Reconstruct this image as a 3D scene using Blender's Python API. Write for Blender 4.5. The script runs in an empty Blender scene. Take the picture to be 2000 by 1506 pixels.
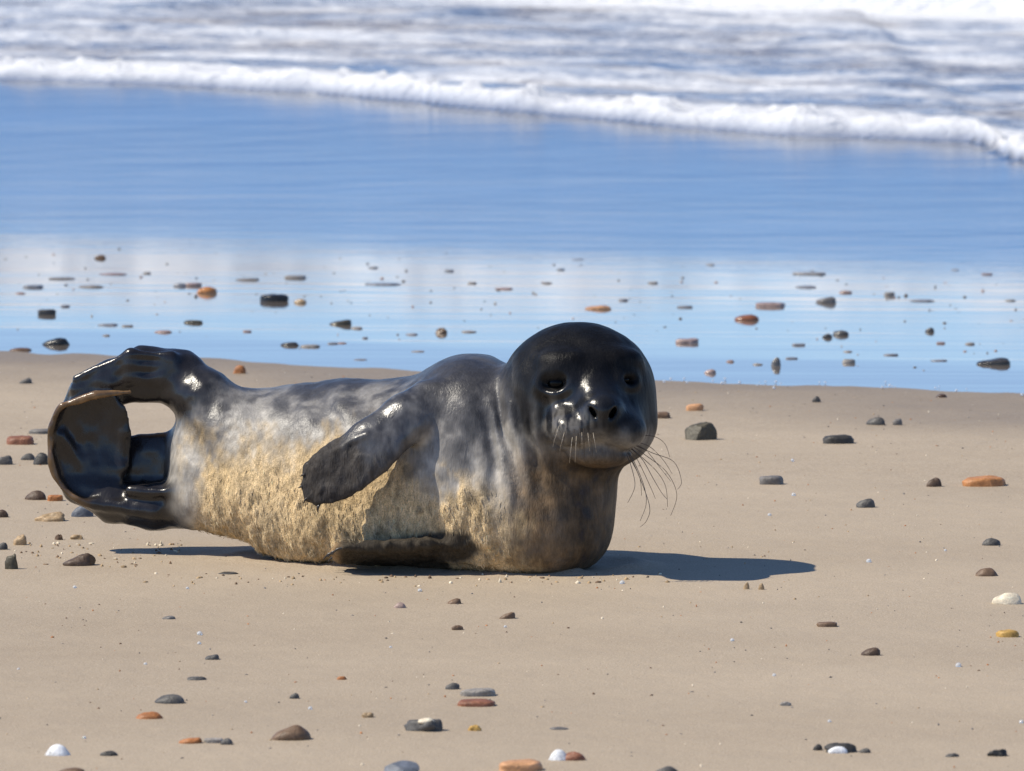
import bpy, bmesh, math, random
import numpy as np
from mathutils import Vector, noise as mnoise

# ---------------------------------------------------------------- camera
D_CAM = 10.0                       # metres from the camera to the seal
FPX = 14386.0                      # focal length in photo pixels (2000 px wide)
PITCH = math.radians(5.318)
H_CAM = D_CAM * math.tan(math.radians(6.7))
scene = bpy.context.scene
C = scene.collection
cd = bpy.data.cameras.new('camera')
cam = bpy.data.objects.new('camera', cd)
C.objects.link(cam)
scene.camera = cam
cam.location = (0, -D_CAM, H_CAM)
cam.rotation_euler = (math.pi / 2 - PITCH, 0, 0)
cd.sensor_width = 36.0
cd.lens = 36.0 * FPX / 2000.0
cd.clip_start = 0.1
cd.clip_end = 20000
cd.dof.use_dof = True
cd.dof.focus_distance = 9.95
cd.dof.aperture_fstop = 18.0

# ---------------------------------------------------------------- light
SUN_EL = math.radians(51)
SUN_ROT = math.radians(263)        # clockwise from +Y: from the left, a little from the camera's side
world = bpy.data.worlds.new('World')
scene.world = world
world.use_nodes = True
wn = world.node_tree.nodes
sky = wn.new('ShaderNodeTexSky')
sky.sky_type = 'NISHITA'
sky.sun_disc = False
sky.sun_elevation = SUN_EL
sky.sun_rotation = SUN_ROT
sky.altitude = 0
sky.air_density = 0.65
sky.dust_density = 0.0
sky.ozone_density = 6.0
world.node_tree.links.new(sky.outputs[0], wn['Background'].inputs[0])
wn['Background'].inputs[1].default_value = 0.145
sl = bpy.data.lights.new('sun', 'SUN')
sl.energy = 4.5
sl.angle = math.radians(0.53)
sl.color = (1.0, 0.925, 0.79)
sun = bpy.data.objects.new('sun', sl)
C.objects.link(sun)
sdir = Vector((math.sin(SUN_ROT) * math.cos(SUN_EL), math.cos(SUN_ROT) * math.cos(SUN_EL), math.sin(SUN_EL)))
sun.rotation_euler = sdir.to_track_quat('Z', 'Y').to_euler()
sun.location = sdir * 30
vs = scene.view_settings
vs.view_transform = 'Standard'
vs.look = 'None'
vs.exposure = 0.25
vs.gamma = 1.0
vs.use_curve_mapping = False
scene.cycles.max_bounces = 6
scene.cycles.sample_clamp_indirect = 4.0

# ---------------------------------------------------------------- helpers
CP, SP = math.cos(PITCH), math.sin(PITCH)


def ray(px, py):
    a = (px - 1000.0) / FPX
    b = -(py - 753.0) / FPX
    return np.array([a, CP + b * SP, -SP + b * CP])


def Q(px, py, y):
    """the point at depth y that the photo shows at (px, py)"""
    d = ray(px, py)
    t = (y + D_CAM) / d[1]
    return np.array([d[0] * t, y, H_CAM + d[2] * t])


def G(px, py, z=0.0):
    """the point of the level z that the photo shows at (px, py)"""
    d = ray(px, py)
    t = (z - H_CAM) / d[2]
    return np.array([d[0] * t, -D_CAM + d[1] * t, z])


def to_px(P):
    dx, dy, dz = P[:, 0], P[:, 1] + D_CAM, P[:, 2] - H_CAM
    f = dy * CP - dz * SP
    u = dy * SP + dz * CP
    return 1000 + FPX * dx / f, 753 - FPX * u / f


U = 0.0007                         # metres per photo pixel at the seal


def hash3(ix, iy, iz, seed):
    h = (ix * 374761393 + iy * 668265263 + iz * 1274126177 + seed * 144665) & 0xFFFFFFFF
    h = ((h ^ (h >> 13)) * 1274126177) & 0xFFFFFFFF
    h = ((h ^ (h >> 16)) * 2246822519) & 0xFFFFFFFF
    h = h ^ (h >> 15)
    return (h & 0xFFFFFF) / float(0xFFFFFF)


def vnoise(P, seed=0):
    """value noise, -1..1, on an (N, 3) array"""
    I = np.floor(P).astype(np.int64)
    F = P - I
    F = F * F * F * (F * (F * 6 - 15) + 10)
    out = np.zeros(len(P))
    for dx in (0, 1):
        wx = F[:, 0] if dx else 1 - F[:, 0]
        for dy in (0, 1):
            wy = F[:, 1] if dy else 1 - F[:, 1]
            for dz in (0, 1):
                wz = F[:, 2] if dz else 1 - F[:, 2]
                out += wx * wy * wz * hash3(I[:, 0] + dx, I[:, 1] + dy, I[:, 2] + dz, seed)
    return out * 2 - 1


def fbm(P, octv=4, seed=0, gain=0.5, lac=2.03):
    a, s, out, tot = 1.0, 1.0, np.zeros(len(P)), 0.0
    for k in range(octv):
        out += a * vnoise(P * s + 17.3 * k, seed + k)
        tot += a
        a *= gain
        s *= lac
    return out / tot


def sstep(a, b, x):
    t = np.clip((x - a) / (b - a), 0, 1)
    return t * t * (3 - 2 * t)


def mesh_obj(name, verts, faces, mat, parent=None, smooth=True):
    me = bpy.data.meshes.new(name)
    verts = np.asarray(verts, dtype=np.float32)
    if isinstance(faces, np.ndarray):
        n, k = faces.shape
        me.vertices.add(len(verts))
        me.vertices.foreach_set('co', verts.ravel())
        me.loops.add(n * k)
        me.loops.foreach_set('vertex_index', faces.astype(np.int32).ravel())
        me.polygons.add(n)
        me.polygons.foreach_set('loop_start', np.arange(0, n * k, k, dtype=np.int32))
        me.update(calc_edges=True)
        me.validate()
    else:
        me.from_pydata([tuple(map(float, v)) for v in verts], [], [tuple(f) for f in faces])
        me.update()
    if smooth:
        me.polygons.foreach_set('use_smooth', np.ones(len(me.polygons), dtype=bool))
    if mat is not None:
        me.materials.append(mat)
    o = bpy.data.objects.new(name, me)
    C.objects.link(o)
    if parent is not None:
        o.parent = parent
    return o


def tag(o, label=None, cat=None, group=None, kind=None):
    if label:
        o['label'] = label
    if cat:
        o['category'] = cat
    if group:
        o['group'] = group
    if kind:
        o['kind'] = kind
    return o


def vattr(me, name, arr):
    at = me.attributes.new(name, 'FLOAT', 'POINT')
    at.data.foreach_set('value', np.asarray(arr, dtype=np.float32))


def vcol(me, name, arr):
    at = me.attributes.new(name, 'FLOAT_COLOR', 'POINT')
    a = np.ones((len(arr), 4), dtype=np.float32)
    a[:, :3] = arr
    at.data.foreach_set('color', a.ravel())


class NT:
    """small node-tree builder"""

    def __init__(self, name):
        self.mat = bpy.data.materials.new(name)
        self.mat.use_nodes = True
        self.t = self.mat.node_tree
        self.bsdf = self.t.nodes['Principled BSDF']

    def n(self, typ, **kw):
        nd = self.t.nodes.new(typ)
        for k, v in kw.items():
            if k.startswith('i_'):
                key = k[2:]
                key = int(key) if key.isdigit() else key.replace('_', ' ')
                nd.inputs[key].default_value = v
            else:
                setattr(nd, k, v)
        return nd

    def l(self, a, b):
        self.t.links.new(a, b)

    def coord(self, scale=(1, 1, 1), rot=(0, 0, 0)):
        tc = self.n('ShaderNodeTexCoord')
        mp = self.n('ShaderNodeMapping')
        mp.inputs['Scale'].default_value = scale
        mp.inputs['Rotation'].default_value = rot
        self.l(tc.outputs['Object'], mp.inputs[0])
        return mp.outputs[0]

    def noise(self, vec, scale, detail=4, rough=0.55, dist=0.0):
        nd = self.n('ShaderNodeTexNoise')
        nd.inputs['Scale'].default_value = scale
        nd.inputs['Detail'].default_value = detail
        nd.inputs['Roughness'].default_value = rough
        nd.inputs['Distortion'].default_value = dist
        self.l(vec, nd.inputs['Vector'])
        return nd.outputs['Fac']

    def ramp(self, fac, stops):
        r = self.n('ShaderNodeValToRGB')
        e = r.color_ramp.elements
        while len(e) < len(stops):
            e.new(0.5)
        for i, (p, c) in enumerate(stops):
            e[i].position = p
            c = c if isinstance(c, (tuple, list)) else (c, c, c)
            e[i].color = (c[0], c[1], c[2], 1)
        self.l(fac, r.inputs[0])
        return r.outputs[0]

    def math(self, op, a, b=None, clamp=False):
        m = self.n('ShaderNodeMath', operation=op)
        m.use_clamp = clamp
        for i, v in enumerate((a, b)):
            if v is None:
                continue
            if isinstance(v, (int, float)):
                m.inputs[i].default_value = v
            else:
                self.l(v, m.inputs[i])
        return m.outputs[0]

    def mix(self, fac, a, b, blend='MIX'):
        m = self.n('ShaderNodeMix', data_type='RGBA', blend_type=blend)
        for sock, v in ((m.inputs[0], fac), (m.inputs[6], a), (m.inputs[7], b)):
            if isinstance(v, (int, float)):
                sock.default_value = v
            elif isinstance(v, (tuple, list)):
                sock.default_value = (v[0], v[1], v[2], 1)
            else:
                self.l(v, sock)
        return m.outputs[2]

    def attr(self, name):
        a = self.n('ShaderNodeAttribute', attribute_name=name)
        return a

    def bump(self, height, strength, dist, prev=None):
        b = self.n('ShaderNodeBump')
        b.inputs['Distance'].default_value = dist
        if isinstance(strength, (int, float)):
            b.inputs['Strength'].default_value = strength
        else:
            self.l(strength, b.inputs['Strength'])
        self.l(height, b.inputs['Height'])
        if prev is not None:
            self.l(prev, b.inputs['Normal'])
        return b.outputs[0]

    def set(self, **kw):
        for k, v in kw.items():
            s = self.bsdf.inputs[k.replace('_', ' ')]
            if isinstance(v, (int, float)):
                s.default_value = v
            elif isinstance(v, (tuple, list)):
                s.default_value = (v[0], v[1], v[2], 1) if len(v) == 3 else v
            else:
                self.l(v, s)
        return self.mat

# ================================================================ the beach
Z_FILM = -0.012                    # level of the water film on the wet sand
shore_px = [(-600, 676), (0, 689), (430, 702), (600, 712), (830, 726), (1280, 744), (1650, 754), (2000, 769), (2600, 792)]
shore = np.array([G(a, b, Z_FILM)[:2] for a, b in shore_px])


def shore_y(x):
    lo = shore[0, 1] + (x - shore[0, 0]) * -0.1
    hi = shore[-1, 1] + (x - shore[-1, 0]) * -0.1
    y = np.interp(x, shore[:, 0], shore[:, 1])
    return np.where(x < shore[0, 0], lo, np.where(x > shore[-1, 0], hi, y))


def film_z(x, y):
    s = y - shore_y(x)
    return Z_FILM - 0.012 * np.clip(s - 0.5, 0, 2.9)


def sand_height(x, y):
    s = y - shore_y(x)
    P = np.stack([x, y, np.zeros_like(x)], 1)
    base = Z_FILM - 0.0085 * s - 0.009 * np.clip(s - 0.3, 0, None)
    top = 0.0006 * fbm(P * 1.7, 3, 5)
    k = 0.006
    h = np.clip(0.5 + 0.5 * (base - top) / k, 0, 1)
    z = base + (top - base) * h - k * h * (1 - h)
    near = np.exp(-((s / 1.2) ** 2))
    z = z + near * (0.0005 * fbm(P * np.array([3.0, 1.3, 1]), 3, 11) + 0.00035 * fbm(P * np.array([13.0, 3.0, 1]), 2, 12))
    # sand pressed up around the resting seal
    ax, ay, bx, by = -.30, .075, .085, -.035
    t = np.clip(((x - ax) * (bx - ax) + (y - ay) * (by - ay)) / ((bx - ax) ** 2 + (by - ay) ** 2), 0, 1)
    d = np.hypot(x - ax - t * (bx - ax), y - ay - t * (by - ay)) - (.075 + .012 * t)
    berm = np.exp(-(d / .022) ** 2) * (.0055 + .0045 * vnoise(P * 26, 14)) + np.exp(-(d / .10) ** 2) * .0016 * fbm(P * 22, 3, 15)
    z = z + berm * (np.abs(x) < 1) * (np.abs(y) < 1)
    return np.maximum(z, -6.0)


def axis(lo, hi, step, far_lo, far_hi, g=1.35):
    mid = np.arange(lo, hi + step * 0.5, step)
    a, d, left = lo, step, []
    while a > far_lo:
        d *= g
        a -= d
        left.append(max(a, far_lo))
    b, d, right = mid[-1], step, []
    while b < far_hi:
        d *= g
        b += d
        right.append(min(b, far_hi))
    return np.concatenate([np.array(left[::-1]), mid, np.array(right)])


def grid(xs, ys):
    X, Y = np.meshgrid(xs, ys, indexing='ij')
    nx, ny = X.shape
    idx = np.arange(nx * ny).reshape(nx, ny)
    F = np.stack([idx[:-1, :-1], idx[1:, :-1], idx[1:, 1:], idx[:-1, 1:]], -1).reshape(-1, 4)
    return X.ravel(), Y.ravel(), F


m = NT('beach_sand')
v = m.coord()
vs_ = m.coord((0.35, 1.0, 1.0))
big = m.noise(vs_, 1.6, 4, 0.6)
mid = m.noise(v, 14, 5, 0.6)
gr = m.noise(v, 420, 3, 0.7)
gr2 = m.noise(v, 160, 3, 0.7)
col = m.ramp(big, [(0.3, (0.340, 0.268, 0.188)), (0.5, (0.380, 0.304, 0.216)), (0.72, (0.424, 0.34, 0.243))])
col = m.mix(m.math('MULTIPLY', m.ramp(mid, [(0.35, 0.0), (0.75, 1.0)]), 0.25), col, (0.453, 0.365, 0.258))
col = m.mix(m.ramp(gr, [(0.35, 0.55), (0.48, 0.0)]), col, (0.17, 0.125, 0.09))
col = m.mix(m.ramp(gr, [(0.56, 0.0), (0.7, 0.6)]), col, (0.62, 0.54, 0.44))
# damp sand towards the waterline keeps a darker tone of its own
damp = m.attr('damp').outputs['Fac']
col = m.mix(damp, col, m.mix(1.0, col, (0.50, 0.48, 0.46), 'MULTIPLY'))
hgt = m.math('ADD', gr, m.math('MULTIPLY', gr2, 1.4))
b1 = m.bump(hgt, 0.35, 0.0016)
b2 = m.bump(m.math('ADD', mid, m.noise(m.coord((0.3, 1.0, 1.0)), 9, 4, 0.6)), 0.35, 0.012, b1)
m.set(Base_Color=col, Roughness=m.math('SUBTRACT', 0.82, m.math('MULTIPLY', damp, 0.38)), Normal=b2)
m.bsdf.inputs['Specular IOR Level'].default_value = 0.35
M_SAND = m.mat

xs = axis(-1.7, 1.7, 0.0125, -3000, 3000)
ys = np.concatenate([axis(-2.6, -0.4, 0.03, -3000, -0.4), np.arange(-0.4, 0.4, 0.01), np.arange(0.4, 1.9, 0.03), np.arange(1.925, 4.2, 0.015), axis(4.25, 6, 0.06, 4.25, 4000)])
ys = np.unique(np.round(ys, 5))
X, Y, F = grid(xs, ys)
Z = sand_height(X, Y)
ground = mesh_obj('beach_sand', np.stack([X, Y, Z], 1), F, M_SAND)
tag(ground, kind='structure')
S = Y - shore_y(X)
wob = fbm(np.stack([X * 1.2, Y * 2.0, X * 0], 1), 3, 31)
vattr(ground.data, 'damp', np.clip(sstep(-1.1, 0.0, S + 0.35 * wob) * 0.75 + 0.12 * wob, 0, 1))

# ================================================================ the sea
front_px = [(-900, 118), (0, 176), (300, 186), (600, 199), (850, 216), (1000, 228), (1300, 252), (1550, 271), (1900, 282), (1945, 292), (1975, 310), (2040, 322), (2150, 328), (2900, 360)]


def mirror_rise(s):
    """added rise of the water, sloped so it mirrors higher, bluer sky"""
    a = np.clip(s - 2.6, 0, 5.2)
    return 0.0055 * a ** 2 + np.clip(s - 7.8, 0, None) * 0.057


def front_point(a, b):
    z = 0.1
    for _ in range(8):
        p = G(a, b + 6, z)
        s = p[1] - float(shore_y(p[:1])[0])
        z = float(film_z(p[:1], p[1:2])[0]) + float(mirror_rise(s))
    return p[:2]


front = np.array([front_point(a, b) for a, b in front_px])


def front_y(x):
    y = np.interp(x, front[:, 0], front[:, 1])
    s0 = (front[1, 1] - front[0, 1]) / (front[1, 0] - front[0, 0])
    y = np.where(x < front[0, 0], front[0, 1] + np.maximum(s0, -0.6) * (x - front[0, 0]), y)
    y = np.where(x > front[-1, 0], front[-1, 1] - 0.25 * (x - front[-1, 0]), y)
    return np.clip(y, 4.5, 60)


def sea_height(x, y):
    P = np.stack([x, y, np.zeros_like(x)], 1)
    wobble = 0.10 * fbm(P * np.array([0.9, 0, 1]), 3, 71) + 0.035 * fbm(P * np.array([7.0, 0, 1]), 3, 72)
    d = y - front_y(x) + wobble                        # metres behind the foam front
    inside = sstep(0.0, 0.10, d)
    lump = fbm(P * np.array([6.5, 5.0, 1]), 4, 73)
    roll = np.exp(-np.clip(d - 0.16, 0, None) / 0.75)
    bore = inside * (0.040 * roll * (1 + 0.75 * lump) + 0.028 * (1 - np.exp(-np.clip(d, 0, None) / 2.0)))
    crest = inside * np.exp(-((d - 0.28) / 0.22) ** 2) * np.maximum(0, fbm(P * np.array([17.0, 12.0, 1]), 3, 74)) * 0.045
    chop = inside * sstep(0.2, 2.0, d) * (0.024 * fbm(P * np.array([2.6, 4.6, 1]), 4, 75) + 0.026 * fbm(P * np.array([0.8, 1.9, 1]), 3, 76))
    s = y - shore_y(x)
    rip = sstep(2.2, 4.4, s + 0.15 * x + 0.7 * fbm(P * np.array([0.35, 0.9, 1]), 3, 91)) * (1 - inside)
    band = 0.75 + 0.5 * fbm(P * np.array([0.25, 1.1, 1]), 3, 92)
    ripple = rip * band * 0.0012 * vnoise(P * np.array([1.5, 3.5, 1]), 93)
    sf = np.minimum(s, front_y(x) - shore_y(x))
    z = film_z(x, y) + mirror_rise(sf) + bore + crest + chop + ripple
    # second, larger breaker whose foot shows along the top edge of the picture
    d2 = y - (front_y(x) * 0.15 + 15.4) + 0.6 * fbm(P * np.array([0.35, 0, 1]), 3, 81) + 0.15 * fbm(P * np.array([2.5, 0, 1]), 3, 82)
    in2 = sstep(0.0, 0.7, d2)
    br = in2 * 0.50 * np.exp(-np.clip(d2 - 0.9, 0, None) / 2.6) * (1 + 0.20 * fbm(P * np.array([3.2, 3.2, 1]), 4, 83))
    z = z + np.maximum(br, 0)
    far_swell = sstep(6, 40, d2) * (0.25 * fbm(P * np.array([0.05, 0.12, 1]), 3, 84))
    z = z + far_swell + 0.1 * in2
    # foam amount
    streak = fbm(P * np.array([1.5, 2.6, 1]), 5, 85, 0.6)
    foam = np.clip(1.25 * np.exp(-np.clip(d - 0.22, 0, None) / 0.22) + 0.50 + 0.52 * streak, 0, 1.2)
    foam = np.maximum(foam, 1.1 * np.exp(-((np.minimum(d2, 0)) / 0.8) ** 2) * (d2 > -2.5) * np.exp(-np.clip(d2 - 2.0, 0, None) / 3.0))
    foam = np.maximum(foam, sstep(5, 12, d2) * (0.35 + 0.5 * fbm(P * np.array([0.15, 0.4, 1]), 4, 86)))
    return z, np.clip(foam, 0, 1.2), rip, sstep(-0.012, 0.012, d)


m = NT('sea_water')
foam = m.attr('foam').outputs['Fac']
rip = m.attr('ripple').outputs['Fac']
ins = m.attr('surf').outputs['Fac']
v = m.coord()
vx = m.coord((0.45, 1.0, 1.0))
fn = m.noise(v, 9, 8, 0.68, 0.6)
fn2 = m.noise(v, 45, 5, 0.65)
fsum = m.math('ADD', foam, m.math('MULTIPLY', m.math('SUBTRACT', fn, 0.5), 1.1))
fsum = m.math('ADD', fsum, m.math('MULTIPLY', m.math('SUBTRACT', fn2, 0.5), 0.35))
fmask = m.ramp(fsum, [(0.34, 0.0), (0.80, 1.0)])
fmask = m.math('MULTIPLY', fmask, ins)
r1 = m.noise(vx, 7, 3, 0.5)
r2 = m.noise(vx, 26, 3, 0.5)
calm = m.noise(vx, 1.1, 3, 0.5)
bA = m.bump(r1, m.math('MULTIPLY', rip, 0.16), 0.06)
bB = m.bump(r2, m.math('MULTIPLY', rip, 0.16), 0.018, bA)
strk = m.noise(m.coord((0.13, 1.5, 1.0)), 3.2, 4, 0.6)
bC = m.bump(strk, 0.10, 0.012, m.bump(calm, 0.05, 0.03, bB))
bD = m.bump(r2, m.math('MULTIPLY', ins, 0.6), 0.05, bC)
bF = m.bump(m.math('ADD', fn, fn2), m.math('MULTIPLY', fmask, 0.5), 0.03, bD)
bed = m.mix(rip, m.mix(ins, (0.20, 0.165, 0.13), m.ramp(m.noise(vx, 2.2, 4, 0.6), [(0.42, (0.17, 0.23, 0.34)), (0.62, (0.25, 0.235, 0.24))])), (0.030, 0.034, 0.040))
m.set(Base_Color=m.mix(fmask, bed, (0.74, 0.75, 0.77)),
      Roughness=m.math('ADD', m.math('MULTIPLY', fmask, 0.75), m.math('ADD', 0.05, m.math('ADD', m.math('MULTIPLY', rip, 0.10), m.math('MULTIPLY', ins, 0.10)))), IOR=1.333, Normal=bF)
# wet sand and running film with a finely ruffled skin: a broad, strong sheen
gl = m.n('ShaderNodeBsdfGlossy')
m.l(m.math('ADD', 0.05, m.math('MULTIPLY', rip, 0.15)), gl.inputs['Roughness'])
m.l(m.bump(strk, 0.10, 0.012, m.bump(r1, m.math('MULTIPLY', rip, 0.10), 0.03)), gl.inputs['Normal'])
mx = m.n('ShaderNodeMixShader')
outp = m.t.nodes['Material Output']
m.l(m.math('MAXIMUM', m.math('MULTIPLY', m.math('SUBTRACT', 1.0, ins), 0.35), m.math('MULTIPLY', rip, m.math('ADD', 0.66, m.math('MULTIPLY', m.noise(m.coord((0.22, 1.3, 1.0)), 1.2, 4, 0.6), 0.42)))), mx.inputs[0])
m.l(m.bsdf.outputs[0], mx.inputs[1])
m.l(gl.outputs[0], mx.inputs[2])
m.l(mx.outputs[0], outp.inputs['Surface'])
M_SEA = m.mat
xs = axis(-2.4, 2.4, 0.024, -4000, 4000, 1.3)
ys = np.unique(np.round(np.concatenate([np.arange(1.0, 6.0, 0.08), np.arange(6.0, 18.5, 0.024), axis(18.5, 28, 0.09, 18.5, 6000, 1.18)]), 5))
X, Y, F = grid(xs, ys)
Z, FO, RI, IN = sea_height(X, Y)
sea = mesh_obj('sea', np.stack([X, Y, Z], 1), F, M_SEA)
tag(sea, kind='structure')
vattr(sea.data, 'foam', FO)
vattr(sea.data, 'ripple', RI)
vattr(sea.data, 'surf', IN)

# ================================================================ the seal
def smin(a, b, k):
    h = np.clip(0.5 + 0.5 * (b - a) / k, 0, 1)
    return b + (a - b) * h - k * h * (1 - h)


def smax(a, b, k):
    return -smin(-a, -b, k)


def ell(P, c, r, ax=None):
    d = P - c
    if ax is not None:
        d = d @ np.asarray(ax).T
    r = np.asarray(r)
    k0 = np.linalg.norm(d / r, axis=1)
    k1 = np.linalg.norm(d / (r * r), axis=1) + 1e-9
    return k0 * (k0 - 1) / k1


def cap(P, a, b, ra, rb):
    ba = b - a
    h = np.clip(((P - a) @ ba) / (ba @ ba), 0, 1)
    return np.linalg.norm(P - a - h[:, None] * ba, axis=1) - (ra + (rb - ra) * h)


PF = [(608, 905), (600, 925), (596, 948), (601, 970), (622, 984)]


def paddle(P, pts, nrm):
    """flat limb: pts = [(centre, half width, half thickness)], nrm = direction of the thin axis"""
    nrm = np.asarray(nrm, float)
    nrm /= np.linalg.norm(nrm)
    best = None
    for (a, wa, ta), (b, wb, tb) in zip(pts[:-1], pts[1:]):
        ba = b - a
        h = np.clip(((P - a) @ ba) / (ba @ ba), 0, 1)
        q = P - a - h[:, None] * ba
        qn = q @ nrm
        qs = np.sqrt(np.maximum((q * q).sum(1) - qn * qn, 0))
        w = wa + (wb - wa) * h
        t = ta + (tb - ta) * h
        k0 = np.sqrt((qs / w) ** 2 + (qn / t) ** 2)
        k1 = np.sqrt((qs / w ** 2) ** 2 + (qn / t ** 2) ** 2) + 1e-9
        d = k0 * (k0 - 1) / k1
        best = d if best is None else smin(best, d, 0.008)
    return best


def PQ(px, py, y, w, t):
    return (Q(px, py, y), w * U, t)


# trunk profile along the picture: px, top, bottom, depth of the axis, half depth
TR = np.array([
    (395, 790, 1012, .135, .070),
    (430, 764, 1034, .125, .088),
    (480, 766, 1046, .110, .100),
    (520, 767, 1074, .100, .108),
    (560, 760, 1088, .088, .114),
    (640, 747, 1094, .064, .122),
    (700, 748, 1097, .048, .126),
    (760, 747, 1099, .032, .128),
    (810, 741, 1101, .020, .130),
    (850, 730, 1103, .012, .130),
    (900, 716, 1105, .002, .130),
    (960, 716, 1106, -.008, .126),
    (1040, 760, 1107, -.022, .118),
])
TRx = np.array([Q(a, 900, d)[0] for a, _, _, d, _ in TR])
TRt = np.array([Q(a, t, d)[2] for a, t, _, d, _ in TR])
TRb = np.array([Q(a, b, d)[2] for a, _, b, d, _ in TR])


def resample(v):
    return np.interp(_fx, TRx, v)


_fx = np.linspace(TRx[0], TRx[-1], 400)
_ker = np.hanning(25)
_ker /= _ker.sum()


def smooth_curve(v):
    w = np.pad(resample(v), 12, mode='edge')
    return np.convolve(w, _ker, 'valid')


_top, _bot, _yc, _ry = smooth_curve(TRt), smooth_curve(TRb), smooth_curve(TR[:, 3]), smooth_curve(TR[:, 4]) * .94


def trunk(P):
    x = np.clip(P[:, 0], TRx[0], TRx[-1])
    top, bot = np.interp(x, _fx, _top), np.interp(x, _fx, _bot)
    yc, ry = np.interp(x, _fx, _yc), np.interp(x, _fx, _ry)
    zc, rz = (top + bot) / 2, (top - bot) / 2
    ex = (P[:, 0] - x) / np.where(P[:, 0] < x, 62 * U, 0.09)
    dz = P[:, 2] - zc
    dy = P[:, 1] - yc - .42 * dz                       # the body sags, widest low on the camera's side
    # a slightly squared section: heavy, resting belly
    k0 = (np.abs(ex) ** 2.2 + np.abs(dy / ry) ** 2.2 + np.abs(dz / rz) ** 2.2) ** (1 / 2.2)
    return (k0 - 1) * np.minimum(ry, rz) * 0.93


def eye_frame(px_, py_, tilt):
    c0, rr = Q(1129, 764, HY), np.array([150 * U, .104, 134 * U])
    lo_, hi_ = HY - .13, HY
    for _ in range(40):
        mid_ = (lo_ + hi_) / 2
        if np.linalg.norm((Q(px_, py_, mid_) - c0) / rr) > 1:
            lo_ = mid_
        else:
            hi_ = mid_
    c = Q(px_, py_, hi_)
    n = (c - c0) / rr ** 2
    n /= np.linalg.norm(n)
    t = np.cross(np.array([0, 0, 1.0]), n)
    t /= np.linalg.norm(t)
    b = np.cross(n, t)
    t2 = t * math.cos(tilt) + b * math.sin(tilt)
    return c, np.array([t2, n, np.cross(t2, n) * -1 if np.cross(t2, n)[2] < 0 else np.cross(t2, n)])


HY = -.068
EYES = [eye_frame(1082, 745, .10), eye_frame(1228, 740, -.10)]


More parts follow.
